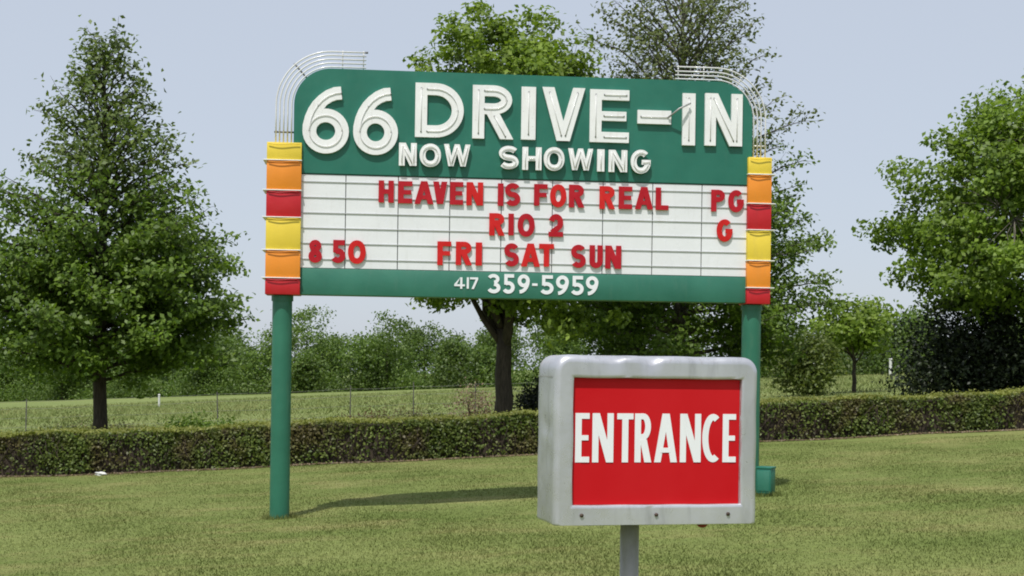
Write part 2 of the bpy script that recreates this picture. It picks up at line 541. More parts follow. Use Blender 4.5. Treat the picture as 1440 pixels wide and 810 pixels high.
def glyph(ch, W, H, t):
    """list of ('p', polygon) and ('s', centre line, width or widths, closed)"""
    g = []
    def rect(x0, y0, x1, y1): g.append(('p', [(x0, y0), (x1, y0), (x1, y1), (x0, y1)]))
    def poly(*p): g.append(('p', list(p)))
    def st(pts, w=None, closed=False): g.append(('s', pts, t if w is None else w, closed))
    h = t / 2
    if ch == 'H':
        rect(0, 0, t, H); rect(W - t, 0, W, H); rect(t, H * .5 - t * .42, W - t, H * .5 + t * .42)
    elif ch in 'EFL':
        rect(0, 0, t, H)
        a = t * .88
        if ch in 'EF': rect(t, H - a, W, H); rect(t, H * .5 - a * .45, W * .93, H * .5 + a * .45)
        if ch in 'EL': rect(t, 0, W, a)
    elif ch in 'I1':
        if ch == '1': rect(W - t, 0, W, H)
        else: rect(0, 0, W, H)
    elif ch == '-':
        rect(0, 0, W, H)
    elif ch == 'T':
        rect(0, H - t * .92, W, H); rect(W / 2 - h, 0, W / 2 + h, H - t * .92)
    elif ch == 'A':
        d = t * 1.06
        poly((0, 0), (d, 0), (W / 2 + d * .45, H), (W / 2 - d * .55, H))
        poly((W - d, 0), (W, 0), (W / 2 + d * .55, H), (W / 2 - d * .45, H))
        rect(W * .27, H * .20, W * .73, H * .20 + t * .75)
    elif ch == 'V':
        d = t * 1.06
        poly((0, H), (W / 2 - d * .55, 0), (W / 2 + d * .45, 0), (d, H))
        poly((W - d, H), (W / 2 - d * .45, 0), (W / 2 + d * .55, 0), (W, H))
    elif ch == 'N':
        d = t * 1.15
        rect(0, 0, t, H); rect(W - t, 0, W, H); poly((0, H), (W - d, 0), (W, 0), (d, H))
    elif ch == 'W':
        d = t * .95
        a, b, c = W * .27, W * .5, W * .73
        poly((0, H), (a - d / 2, 0), (a + d / 2, 0), (d, H))
        poly((b - d / 2, H), (a - d / 2, 0), (a + d / 2, 0), (b + d / 2, H))
        poly((b - d / 2, H), (c - d / 2, 0), (c + d / 2, 0), (b + d / 2, H))
        poly((W - d, H), (c - d / 2, 0), (c + d / 2, 0), (W, H))
    elif ch in 'O0':
        st(arc(W / 2, H / 2, W / 2 - h, H / 2 - h, 0, 360, 36, 2.15)[:-1], closed=True)
    elif ch == 'D':
        rect(0, 0, t, H)
        cx = W * .42
        st([(t, H - h)] + arc(cx, H / 2, W - h - cx, H / 2 - h, 90, -90, 22) + [(t, h)])
    elif ch in 'PR':
        rect(0, 0, t, H)
        hb = H * (.56 if ch == 'P' else .54)
        cx = W * .5
        ry = (hb - t * .9) / 2
        cy = H - t * .45 - ry
        st([(t, H - t * .45)] + arc(cx, cy, W * (1 if ch == 'P' else .97) - h - cx, ry, 90, -90, 16) + [(t, cy - ry)], t * .92)
        if ch == 'R':
            d = t * 1.12
            poly((W - d, 0), (W, 0), (W * .46 + d * .62, H * .47), (W * .46 - d * .38, H * .47))
    elif ch == 'S':
        ry = (H - t) / 4
        rx = W / 2 - h
        st(arc(W / 2, H - h - ry, rx, ry, 28, 250, 16) + arc(W / 2, h + ry, rx, ry, 70, -152, 16), t * .96)
    elif ch == 'G':
        st(arc(W / 2, H / 2, W / 2 - h, H / 2 - h, 46, 326, 26, 2.1) + [(W - h, H * .40)])
        rect(W * .55, H * .38, W - t * .02, H * .38 + t * .82)
    elif ch == 'C':
        st(arc(W * .56, H / 2, W * .56 - h, H / 2 - h, 62, 298, 26, 2.0))
    elif ch == 'U':
        st([(h, H)] + arc(W / 2, W / 2, W / 2 - h, W / 2 - h, 180, 360, 16) + [(W - h, H)])
    elif ch == '2':
        rect(0, 0, W, t * .9)
        ry = H * .29 - h * .2
        st(arc(W / 2, H - h - ry, W / 2 - h, ry, 165, -38, 16) + [(t * .62, t * .75)])
    elif ch == '3':
        st(arc(W * .47, H * .735, W * .46 - h, H * .265 - h, 158, -80, 16), t * .92)
        st(arc(W / 2, H * .285, W / 2 - h, H * .285 - h, 86, -158, 16))
    elif ch == '4':
        rect(W * .56, 0, W * .56 + t, H); rect(0, H * .22, W * .56, H * .22 + t * .9); rect(W * .56 + t, H * .22, W, H * .22 + t * .9)
        poly((0, H * .22 + t * .9), (t * 1.2, H * .22 + t * .9), (W * .56, H - t * .2), (W * .56, H))
    elif ch == '5':
        rect(W * .13, H - t * .95, W * .94, H); rect(W * .13, H * .46, W * .13 + t * .9, H - t * .95)
        st(arc(W * .47, H * .32, W * .53 - h, H * .32 - h, 128, -150, 20))
    elif ch == '7':
        rect(0, H - t * .95, W, H); poly((W * .2, 0), (W * .2 + t * 1.1, 0), (W, H - t * .95), (W - t * 1.15, H - t * .95))
    elif ch == '8':
        st(arc(W / 2, H * .735, W * .46 - h, H * .265 - h, 0, 360, 26)[:-1], t * .92, True)
        st(arc(W / 2, H * .285, W / 2 - h, H * .285 - h, 0, 360, 26)[:-1], t, True)
    elif ch in '69':
        ring = arc(W * .5, H * .33, W * .5 - h, H * .33 - h * .95, 0, 360, 34)[:-1]
        tail = [(W * .83, H * .905), (W * .70, H * .895), (W * .56, H * .855), (W * .43, H * .79), (W * .33, H * .71), (W * .25, H * .62), (W * .19, H * .52), (h * 1.02, H * .40), (h, H * .33)]
        wid = [H * .19, H * .19, H * .185, H * .18, t * .95, t * .97, t * .98, t, t]
        if ch == '9':
            ring = [(W - x, H - y) for x, y in ring]
            tail = [(W - x, H - y) for x, y in tail]
            wid = [t * .95] * len(tail)
        elif t < W * .25:
            wid = [t] * len(tail)
        st(ring, t, True); st(tail, wid)
    return g


def stroke_outline(pts, w, closed):
    n = len(pts)
    P = np.array(pts, float)
    if not hasattr(w, '__len__'):
        w = [w] * n
    Lf, Rt = [], []
    for i in range(n):
        if closed:
            a, b, c = P[i - 1], P[i], P[(i + 1) % n]
        else:
            a, b, c = P[max(0, i - 1)], P[i], P[min(n - 1, i + 1)]
        d0 = b - a; d1 = c - b
        if np.linalg.norm(d0) < 1e-9: d0 = d1
        if np.linalg.norm(d1) < 1e-9: d1 = d0
        d0 = d0 / np.linalg.norm(d0); d1 = d1 / np.linalg.norm(d1)
        m = d0 + d1; m /= max(np.linalg.norm(m), 1e-6)
        nn = np.array([-m[1], m[0]])
        k = 1.0 / max(0.6, float(m @ d1))
        Lf.append(b + nn * w[i] / 2 * k); Rt.append(b - nn * w[i] / 2 * k)
    return Lf, Rt


def glyph_mesh(ch, u0, u1, v0, v1, t, y_front, y_back, chamfer=0.0):
    """prism letter in the sign's local frame: x along the sign, z up, front towards -y"""
    V, F = [], []
    W, H = u1 - u0, v1 - v0
    lines = []
    for k, prim in enumerate(glyph(ch, W, H, t)):
        dy = -0.0004 * k
        if prim[0] == 'p':
            pts = prim[1]
            n = len(pts)
            o = len(V)
            ar = sum(pts[i][0] * pts[(i + 1) % n][1] - pts[(i + 1) % n][0] * pts[i][1] for i in range(n))
            if ar < 0: pts = pts[::-1]
            V += [(u0 + x, y_front + dy, v0 + y) for x, y in pts]
            V += [(u0 + x, y_back, v0 + y) for x, y in pts]
            F.append(tuple(range(o, o + n)))
            F.append(tuple(range(o + 2 * n - 1, o + n - 1, -1)))
            for i in range(n):
                j = (i + 1) % n
                F.append((o + j, o + i, o + n + i, o + n + j))
            P = prim[1]
            if n == 4:
                e = [((P[i][0] + P[(i + 1) % 4][0]) / 2, (P[i][1] + P[(i + 1) % 4][1]) / 2) for i in range(4)]
                d02 = math.dist(e[0], e[2]); d13 = math.dist(e[1], e[3])
                a, b = (e[0], e[2]) if d02 > d13 else (e[1], e[3])
                a2 = (a[0] * .9 + b[0] * .1, a[1] * .9 + b[1] * .1); b2 = (a[0] * .1 + b[0] * .9, a[1] * .1 + b[1] * .9)
                lines.append([a2, b2])
        else:
            _, pts, w, closed = prim
            Lf, Rt = stroke_outline(pts, w, closed)
            n = len(pts)
            o = len(V)
            for q, yy in ((Lf, y_front + dy), (Rt, y_front + dy), (Lf, y_back), (Rt, y_back)):
                V += [(u0 + p[0], yy, v0 + p[1]) for p in q]
            m = n if closed else n - 1
            for i in range(m):
                j = (i + 1) % n
                F.append((o + i, o + n + i, o + n + j, o + j))
                F.append((o + 2 * n + i, o + 2 * n + j, o + 3 * n + j, o + 3 * n + i))
                F.append((o + i, o + j, o + 2 * n + j, o + 2 * n + i))
                F.append((o + n + i, o + 3 * n + i, o + 3 * n + j, o + n + j))
            if not closed:
                for i in (0, n - 1):
                    F.append((o + i, o + n + i, o + 3 * n + i, o + 2 * n + i))
            lines.append(list(pts) + ([pts[0]] if closed else []))
    return V, F, lines


def letter(ch, u0, u1, v0, v1, t, yf, yb, mat, parent, name=None):
    V, F, lines = glyph_mesh(ch, u0, u1, v0, v1, t, yf, yb)
    bm = bmesh.new()
    vs_ = [bm.verts.new(v) for v in V]
    for f in F:
        bm.faces.new([vs_[i] for i in f])
    nm = name or ('hyphen' if ch == '-' else 'number' if ch.isdigit() else 'letter')
    o = bm_obj(nm, bm, mat, parent)
    return o, lines


# ------------------------------------------------------------------ marquee sign
TH = R(5.5)
SX, SY = -2.577 - 0.0088 * math.cos(TH), 15.80
SIGN_Z = CAM_H + 0.8108 - 2.5085
sign = empty('marquee_sign', (SX, SY, SIGN_Z), TH)
tag(sign, 'tall green and white drive-in cinema marquee on two green posts with red letters', 'sign')

Z_FOOT, Z_BOARD, Z_HEAD, Z_TOP = 2.512, 2.813, 3.873, 5.066
U0, U1 = 0.095, 5.362
BACK = 0.26

def header_bm():
    r = 0.42
    pts = [(U1, Z_HEAD)] + arc(U1 - r, Z_TOP - r, r, r, 0, 90, 14) + arc(U0 + r, Z_TOP - r, r, r, 90, 180, 14) + [(U0, Z_HEAD)]
    bm = bmesh.new()
    f = [bm.verts.new((x, 0.0, z)) for x, z in pts]
    b = [bm.verts.new((x, BACK, z)) for x, z in pts]
    n = len(pts)
    bm.faces.new(f); bm.faces.new(b[::-1])
    for i in range(n):
        bm.faces.new((f[i], b[i], b[(i + 1) % n], f[(i + 1) % n]))
    bmesh.ops.recalc_face_normals(bm, faces=bm.faces)
    front = [e for e in bm.edges if all(abs(v.co.y) < 1e-6 for v in e.verts)]
    bmesh.ops.bevel(bm, geom=front, offset=0.008, segments=2, affect='EDGES')
    return bm

bm_obj('header_panel', header_bm(), M['green'], sign, smooth=True, angle=30)
box('footer_panel', U0 + 0.03, U1 - 0.03, 0.004, BACK - 0.01, Z_FOOT, Z_BOARD - 0.003, M['green_faded'], sign, 0.006)
board = box('reader_board', U0 + 0.03, U1 - 0.03, 0.024, BACK - 0.012, Z_BOARD, Z_HEAD - 0.003, M['dark'], sign)
seams = [U0 + 0.04, 0.686, 1.277, 1.863, 2.450, 3.037, 3.621, 4.200, 4.778, U1 - 0.04]
for a, b in zip(seams[:-1], seams[1:]):
    box('panel', a + 0.005, b - 0.005, 0.012, 0.022, Z_BOARD + 0.004, Z_HEAD - 0.008, M['board'], board)
for z in (3.785, 3.609, 3.435, 3.264, 3.092, 2.914):
    box('track', U0 + 0.05, U1 - 0.05, 0.003, 0.0115, z - 0.0045, z + 0.0045, M['track'], board)

BIG = [('6',0.195,0.712,4.103,4.856), ('6',0.760,1.263,4.103,4.862), ('D',1.454,2.003,4.317,4.930), ('R',2.104,2.572,4.319,4.926), ('I',2.661,2.825,4.323,4.924), ('V',2.898,3.391,4.319,4.929), ('E',3.449,3.903,4.318,4.922), ('-',4.002,4.393,4.546,4.702), ('I',4.526,4.676,4.312,4.911), ('N',4.789,5.230,4.316,4.920)]
MID = [('N',1.277,1.477,3.984,4.242), ('O',1.510,1.751,3.979,4.241), ('W',1.784,2.083,3.992,4.242), ('S',2.408,2.636,3.976,4.243), ('H',2.677,2.897,3.975,4.235), ('O',2.922,3.160,3.974,4.242), ('W',3.201,3.489,3.986,4.235), ('I',3.538,3.621,3.980,4.233), ('N',3.670,3.885,3.978,4.231), ('G',3.927,4.159,3.968,4.242)]
ROW1 = [('H',1.054,1.226,3.568,3.817), ('E',1.275,1.435,3.565,3.815), ('A',1.459,1.677,3.562,3.820), ('V',1.669,1.830,3.567,3.821), ('E',1.862,2.012,3.564,3.822), ('N',2.048,2.239,3.561,3.824), ('I',2.406,2.471,3.564,3.819), ('S',2.487,2.666,3.563,3.827), ('F',2.821,2.977,3.576,3.823), ('O',3.006,3.194,3.564,3.825), ('R',3.223,3.404,3.566,3.826), ('R',3.577,3.759,3.558,3.819), ('E',3.800,3.957,3.563,3.821), ('A',3.990,4.202,3.565,3.822), ('L',4.231,4.381,3.562,3.820), ('P',4.882,5.046,3.561,3.812), ('G',5.083,5.268,3.558,3.814)]
ROW2 = [('R',2.313,2.492,3.223,3.478), ('I',2.532,2.594,3.230,3.478), ('O',2.638,2.834,3.218,3.482), ('2',2.994,3.162,3.226,3.486), ('G',4.952,5.139,3.214,3.473)]
ROW3 = [('8',0.279,0.430,2.871,3.131), ('5',0.533,0.692,2.873,3.133), ('0',0.720,0.920,2.869,3.134), ('F',1.727,1.884,2.874,3.144), ('R',1.937,2.123,2.879,3.145), ('I',2.163,2.236,2.878,3.141), ('S',2.488,2.660,2.874,3.141), ('A',2.682,2.901,2.878,3.142), ('T',2.888,3.060,2.882,3.142), ('S',3.257,3.430,2.874,3.142), ('U',3.471,3.624,2.878,3.139), ('N',3.653,3.839,2.874,3.139)]
PHONE = [('4',1.925,2.046,2.611,2.740), ('1',2.063,2.091,2.613,2.742), ('7',2.103,2.196,2.610,2.743), ('3',2.298,2.452,2.566,2.788), ('5',2.477,2.615,2.565,2.788), ('9',2.648,2.787,2.568,2.787), ('-',2.815,2.877,2.660,2.688), ('5',2.909,3.062,2.565,2.785), ('9',3.090,3.237,2.560,2.784), ('5',3.262,3.410,2.564,2.784), ('9',3.435,3.579,2.563,2.783)]

for ch, a, b, c, d in BIG:
    t = 0.152 if ch in '6' else 0.135 if ch in 'DRE' else 0.13
    o, lines = letter(ch, a, b, c, d, t, -0.040, -0.001, M['white'], sign)
    paths = []
    for ln in lines:
        paths.append([(a + x, -0.048, c + y) for x, y in ln])
    tubes('neon_tube', paths, 0.0045, M['tube_dim'], o, 6)
    # small glass standoffs and electrode ends that carry the tube
    st = []
    for ln in lines:
        for q in (ln[0], ln[len(ln) // 2], ln[-1]):
            st.append([(a + q[0], -0.041, c + q[1]), (a + q[0], -0.048, c + q[1])])
    tubes('standoff', st, 0.009, M['steel'], o, 6)
for ch, a, b, c, d in MID:
    o, lines = letter(ch, a, b, c, d, 0.066 if ch != 'W' else 0.06, -0.060, -0.026, M['white'], sign)
    pins = []
    for ln in lines[:2]:
        for q in (ln[0], ln[-1]):
            pins.append([(a + q[0], -0.027, c + q[1]), (a + q[0], 0.001, c + q[1])])
    tubes('mounting_pin', pins, 0.008, M['steel'], o, 6)
    tubes('neon_tube', [[(a + x, -0.070, c + y) for x, y in ln] for ln in lines], 0.005, M['tube_dim'], o, 6)

bright = {('ROW1', 5), ('ROW1', 9), ('ROW1', 11), ('ROW3', 2), ('ROW3', 3), ('ROW3', 4), ('ROW3', 5), ('ROW3', 7), ('ROW3', 8), ('ROW2', 0), ('ROW2', 4)}
for rn, row in (('ROW1', ROW1), ('ROW2', ROW2), ('ROW3', ROW3)):
    for i, (ch, a, b, c, d) in enumerate(row):
        letter(ch, a, b, c, d, 0.062, -0.015, -0.002, M['letter_bright'] if (rn, i) in bright else M['letter_red'], board)
for ch, a, b, c, d in PHONE:
    letter(ch, a, b, c, d, 0.024 if d - c < 0.16 and ch != '-' else 0.042, -0.004, 0.003, M['vinyl'], sign)

# pylons of stacked coloured boxes with white fins and bent neon tubes
def pylon(u0, u1, zs, side):
    p = bpy.data.objects.new('pylon', None)
    link(p, sign)
    cols = ['yellow', 'orange', 'red', 'yellow', 'orange', 'red']
    yf, yb = -0.05, 0.30
    for k, c in enumerate(cols):
        box('segment', u0, u1, yf, yb, zs[k + 1] + 0.006, zs[k] - (0.006 if k else 0), M[c], p, 0.005, 2)
    for z in zs[1:-1]:
        box('fin', u0 - (0.04 if side < 0 else 0.006), u1 + (0.045 if side > 0 else 0.006), yf - 0.018, yb + 0.02, z - 0.0055, z + 0.0055, M['white'], p, 0.003)
    for z in zs[:-1]:
        n = 14
        pts = []
        for i in range(n + 1):
            f = i / n
            pts.append((u0 + 0.02 + (u1 - u0 - 0.04) * f, yf - 0.016 - 0.006 * math.sin(math.pi * f), z - 0.022 + 0.006 * math.sin(f * 6.5 + 2.6)))
        tubes('neon_tube', [pts], 0.005, M[cols[list(zs).index(z)]], p, 6)
    return p

ZL = [4.210, 4.010, 3.674, 3.371, 3.004, 2.692, 2.500]
ZR = [4.196, 3.998, 3.660, 3.355, 3.000, 2.686, 2.493]
pylon(-0.196, 0.190, ZL, -1)
pylon(5.306, 5.584, ZR, 1)

# posts
def post(u, r, z0, z1):
    V, F = tube_data([(u, 0.14, z0 - 0.3), (u, 0.14, z1)], r, 28)
    o = mesh_obj('post', V, F, M['green_post'], sign)
    o.data.polygons.foreach_set('use_smooth', [True] * len(o.data.polygons))
    o.data.set_sharp_from_angle(angle=R(40))
    V, F = tube_data([(u, 0.14, z1 - 0.06), (u, 0.14, z1 - 0.001)], r + 0.012, 28)
    mesh_obj('collar', V, F, M['green_post'], o)
post(-0.013, 0.111, 0.0, 2.500)
post(5.417, 0.111, 0.285, 2.493)

# corner racks of neon tubing that run round the shoulders of the header
def rack(cx, cz, radii, sgn, zlow, uend):
    k = bpy.data.objects.new('neon_rack', None)
    link(k, sign)
    for r in radii:
        pts = [(cx + sgn * r, 0.06, zlow), (cx + sgn * r, 0.06, cz - 0.1)]
        pts += [(cx + sgn * r * math.cos(R(a)), 0.06, cz + r * math.sin(R(a))) for a in range(0, 91, 6)]
        pts += [(cx - sgn * 0.1, 0.06, cz + r), (uend, 0.06, cz + r)]
        tubes('neon_tube', [pts], 0.0085, M['tube'], k, 8)
    r0, r1 = 0.40, max(radii) + 0.02
    def bracket(a, mat, rad):
        c, s = math.cos(R(a)), math.sin(R(a))
        tubes('bracket', [[(cx + sgn * c * r0, 0.085, cz + s * r0), (cx + sgn * c * r1, 0.085, cz + s * r1)]], rad, mat, k, 6)
    bracket(48 if sgn < 0 else 30, M['steel'], 0.011)
    if sgn > 0:
        bracket(58, M['tube_dim'], 0.009)
    tubes('bracket', [[(cx + sgn * 0.41, 0.085, 4.345), (cx + sgn * r1, 0.085, 4.345)]], 0.011, M['steel'] if sgn < 0 else M['tube'], k, 6)
    for f in (0.30, 0.92):
        u = cx + (uend - cx) * f
        tubes('bracket', [[(u, 0.085, Z_TOP - 0.02), (u, 0.085, cz + r1)]], 0.007, M['tube'], k, 6)
    tubes('end_cap', [[(uend, 0.06, cz + r), (uend, 0.06, cz + r)] if False else [(uend - 0.012 * sgn * -1, 0.06, cz + r), (uend + 0.02 * sgn * -1, 0.06, cz + r)] for r in radii[-1:]], 0.012, M['steel'], k, 6)
rack(0.515, 4.646, [0.448, 0.492, 0.536, 0.580, 0.622], -1, 4.215, 0.895)
rack(4.942, 4.646, [0.448, 0.492, 0.536, 0.588], 1, 4.20, 4.455)
tubes('conduit_arm', [[(4.36, -0.058, 4.625), (4.47, -0.13, 4.715), (4.61, -0.075, 4.79)]], 0.011, M['galv'], sign, 8)

# ------------------------------------------------------------------ electrical box at the foot of the right post
bx, by = 2.93, 16.14
eb = empty('electrical_box', (bx, by, float(lawn_z(bx, by))), R(-28))
tag(eb, 'small green metal electrical box on the lawn beside the right marquee post', 'box')
box('body', -0.085, 0.085, -0.09, 0.09, 0.03, 0.315, M['green'], eb, 0.008)
box('lid', -0.092, 0.092, -0.097, 0.097, 0.312, 0.335, M['green'], eb, 0.006)
box('door', -0.068, 0.068, -0.096, -0.0895, 0.06, 0.29, M['green_faded'], eb, 0.002)
box('base', -0.06, 0.06, -0.065, 0.065, -0.06, 0.031, M['green_post'], eb, 0.005)
tubes('conduit', [[(-0.05, 0.0, 0.03), (-0.05, 0.0, -0.1)]], 0.02, M['galv'], eb)

# ------------------------------------------------------------------ entrance sign
EA = R(13.0)
EX, EY = 0.150, 4.82
ent = empty('entrance_sign', (EX, EY, float(gz(EX))), EA)
tag(ent, 'red ENTRANCE sign in a dented silver metal cabinet on a grey pipe', 'sign')
EW, EH, ED = 0.745, 0.590, 0.26
EZ = 1.035 - float(gz(EX)) + 0.0       # bottom of the cabinet above the ground there

def rr_loop(x0, x1, z0, z1, rt, rb, nc=8, ns=26):
    """closed loop, same point count for any radii: corner arcs plus subdivided sides"""
    pts = []
    corners = [(x1 - rb, z0 + rb, rb, -90, 0), (x1 - rt, z1 - rt, rt, 0, 90), (x0 + rt, z1 - rt, rt, 90, 180), (x0 + rb, z0 + rb, rb, 180, 270)]
    arcs = [arc(cx, cz, r, r, a0, a1, nc) for cx, cz, r, a0, a1 in corners]
    for i in range(4):
        pts += arcs[i]
        p, q = arcs[i][-1], arcs[(i + 1) % 4][0]
        for k in range(1, ns):
            pts.append((p[0] + (q[0] - p[0]) * k / ns, p[1] + (q[1] - p[1]) * k / ns))
    return pts

OX0, OX1 = 0.0655, 0.0655 + 0.616
OZ0, OZ1 = 0.071, 0.071 + 0.440
def cabinet():
    bm = bmesh.new()
    loops = []
    def add(y, ins, rt, rb, opening=False):
        if opening:
            p = rr_loop(OX0 - ins, OX1 + ins, OZ0 - ins, OZ1 + ins, 0.003 + ins * .3, 0.003 + ins * .3)
        else:
            p = rr_loop(ins * .8, EW - ins * .8, ins * .12, EH - ins, rt, rb)
        loops.append([bm.verts.new((x, y, z)) for x, z in p])
    rt, rb = 0.052, 0.012
    add(ED, 0.02, rt - .02, 0.008)
    add(ED - 0.006, 0.006, rt - .004, 0.014)
    for f in (0.97, 0.8, 0.62, 0.45, 0.3):
        add(0.035 + (ED - 0.055) * f, 0.0, rt, rb)
    for a in (0, 18, 36, 54, 72, 90):
        add(0.026 - 0.026 * math.sin(R(a)), 0.024 * (1 - math.cos(R(a))), rt - 0.024 * (1 - math.cos(R(a))) * .6, rb - 0.004)
    add(0.0, 0.027, rt - 0.02, rb - 0.005)
    add(0.0, 0.012, 0, 0, True)
    add(0.0, 0.003, 0, 0, True)
    add(0.003, 0.0, 0, 0, True)
    add(0.03, 0.0, 0, 0, True)
    n = len(loops[0])
    for a, b in zip(loops[:-1], loops[1:]):
        for i in range(n):
            bm.faces.new((a[i], a[(i + 1) % n], b[(i + 1) % n], b[i]))
    bm.faces.new(loops[0])
    # dents knocked into the top edge, and a general waviness of the thin sheet
    dents = [(0.17, 0.03, 0.59, 0.05, 0.005), (0.215, 0.01, 0.575, 0.02, 0.010), (0.345, 0.005, 0.58, 0.024, 0.015), (0.56, 0.04, 0.59, 0.04, 0.004), (0.0, 0.12, 0.34, 0.03, 0.006)]
    for v in bm.verts:
        for dx, dy, dz, s, amp in dents:
            q = ((v.co.x - dx) ** 2 + (v.co.y - dy) ** 2 + (v.co.z - dz) ** 2) / (s * s)
            if q < 9:
                k = amp * math.exp(-q)
                if v.co.z > 0.45: v.co.z -= k; v.co.y += k * .6
                else: v.co.x += k
        if v.co.y > 0.001 or v.co.z > OZ1 + .01:
            v.co.z += 0.0006 * math.sin(v.co.x * 31 + v.co.y * 17)
            v.co.x += 0.0009 * math.sin(v.co.z * 27 + v.co.y * 23)
    for v in bm.verts:
        v.co.z += EZ
    return bm
cab = bm_obj('cabinet', cabinet(), M['alu'], ent, smooth=True, angle=50)
# cap seam round the top of the cabinet
box('seam', -0.0012, -0.0004, 0.04, ED - 0.02, EZ + EH - 0.078, EZ + EH - 0.074, M['galv'], cab)
face = box('face_panel', OX0 + 0.001, OX1 - 0.001, 0.018, 0.024, EZ + OZ0 + 0.001, EZ + OZ1 - 0.001, M['panel_red'], ent)
k = 0.616 / 573.0
y_base, y_top = EZ + OZ0 + (558 - 412) * 0.440 / 436.0, EZ + OZ0 + (558 - 243) * 0.440 / 436.0
for ch, a, b in (('E', 205, 252), ('N', 262, 333), ('T', 345, 400), ('R', 405, 462), ('A', 472, 550), ('N', 560, 632), ('C', 637, 704), ('E', 708, 754)):
    letter(ch, OX0 + (a - 194) * k, OX0 + (b - 194) * k, y_base, y_top, 0.0225, 0.0165, 0.0178, M['vinyl'], face)
for zx in (223, 478, 729):
    u = (zx - 130) * 0.00106
    tubes('bolt', [[(u, 0.004, EZ + 0.037), (u, -0.005, EZ + 0.037)]], 0.0068, M['rust'], ent, 8)
V, F = tube_data([(0.315, 0.13, -0.3), (0.315, 0.13, EZ + 0.004)], 0.0335, 24)
o = mesh_obj('pipe', V, F, M['galv'], ent, smooth=True)
box('flange', 0.255, 0.375, 0.075, 0.185, EZ - 0.006, EZ + 0.0025, M['galv'], ent, 0.002)
bm = bmesh.new()
bmesh.ops.create_uvsphere(bm, u_segments=14, v_segments=8, radius=0.02)
for v in bm.verts: v.co = Vector((v.co.x + 0.585, v.co.y + 0.12, v.co.z * .7 + EZ - 0.011))
bm_obj('red_reflector', bm, M['red_lens'], ent, smooth=True, angle=80)

# ------------------------------------------------------------------ hedge
hp = [(-26, 25.6), (-14, 25.35), (-9.2, 25.35), (-4.3, 25.15), (0.3, 25.6), (4.9, 26.7), (10, 27.2), (18, 28.0), (27, 28.8)]
hx = np.array([p[0] for p in hp]); hy = np.array([p[1] for p in hp])
def hfront(x): return np.interp(x, hx, hy)
def htop(x): return 0.74 + 0.022 * np.sin(x * 1.3) + 0.016 * np.sin(x * 3.7 + 1) + 0.010 * np.sin(x * 9.1)
HW = 1.15
hedge = empty('clipped_hedge', (0, 26.0, 0))
tag(hedge, 'long low clipped hedge with brown bare patches running across behind the marquee', 'hedge')
xs = np.linspace(-26, 27, 160)
V, F = [], []
for i, x in enumerate(xs):
    f = float(hfront(x)) + 0.10; g = float(gz(x)); t = float(htop(x)) - 0.07
    V += [(x, f - 26, g - 0.05), (x, f - 26 + .03, g + t), (x, f - 26 + HW - 0.2, g + t), (x, f - 26 + HW - 0.2, g - 0.05)]
    if i:
        a = 4 * (i - 1)
        F += [(a + j, a + j + 1, a + j + 5, a + j + 4) for j in range(3)]
F += [(0, 1, 2, 3), (len(V) - 1, len(V) - 2, len(V) - 3, len(V) - 4)]
mesh_obj('woody_core', V, F, M['twig'], hedge)
n = 62000
x = rng.uniform(-17, 18.5, n)
h = rng.random(n) ** 0.85
dep = np.abs(rng.normal(0, 0.07, n))
c = np.stack([x, hfront(x) - 26 + dep + 0.015 * np.sin(x * 5 + h * 7) + 0.03 * np.sin(x * 1.9), gz(x) + h * htop(x)], 1)
keep = rng.random(n) < np.clip(0.35 + 0.45 * np.sin(x * 2.3 + 2 * np.sin(x * .7)) + 0.6 * h, 0.22, 1)
c = c[keep]
fast_mesh('foliage', leaf_verts(c, np.full(len(c), 0.062), up=0.3, aspect=0.62, out=np.array([[0, -1.0, 0]]), out_w=1.0), 4, M['hedge_leaf'], hedge)
n = 46000
x = rng.uniform(-17, 18.5, n)
c = np.stack([x, hfront(x) - 26 + rng.uniform(0.0, HW, n), gz(x) + htop(x) + rng.normal(0, 0.014, n) + np.where(rng.random(n) < .03, rng.random(n) * .09, 0)], 1)
fast_mesh('top_foliage', leaf_verts(c, np.full(n, 0.06), up=0.7, aspect=0.55), 4, M['hedge_top'], hedge)
tw = []
for i in range(900):
    x0 = rng.uniform(-14, 15); f = float(hfront(x0)) - 26 + rng.uniform(0.0, .12); g = float(gz(x0))
    hh = rng.uniform(.3, .72)
    tw.append([(x0, f + .06, g), (x0 + rng.normal(0, .06), f + .02, g + hh * .5), (x0 + rng.normal(0, .12), f - .01, g + hh)])
tag(tubes('stems', tw, 0.006, M['twig'], hedge, 4), kind='stuff')
# leaf litter along the foot of the hedge
n = 5500
x = rng.uniform(-16, 17, n)
c = np.stack([x, hfront(x) - 0.02 - np.abs(rng.normal(0, 0.09, n)), gz(x) + 0.02], 1)
c[:, 2] = lawn_z(c[:, 0], c[:, 1]) + 0.02
tag(fast_mesh('leaf_litter', leaf_verts(c, np.full(n, 0.05), up=1.5), 4, M['litter_leaf']), 'strip of dry brown leaf litter along the foot of the hedge', 'leaf litter', kind='stuff')

# crumpled paper by the hedge
px_, py_ = -7.30, 25.08
bm = bmesh.new()
bmesh.ops.create_icosphere(bm, subdivisions=3, radius=0.065)
for v in bm.verts:
    q = v.co
    s = 1 + .28 * math.sin(q.x * 60 + q.z * 37) * math.sin(q.y * 53) + .18 * math.sin(q.z * 91 + q.x * 40)
    v.co = Vector((q.x * s * 1.5, q.y * s * .9, q.z * s * .6))
lit = bm_obj('paper_litter', bm, M['litter'])
lit.location = (px_, py_, float(lawn_z(px_, py_)) + 0.03)
tag(lit, 'crumpled white paper litter lying at the foot of the hedge on the left', 'litter')

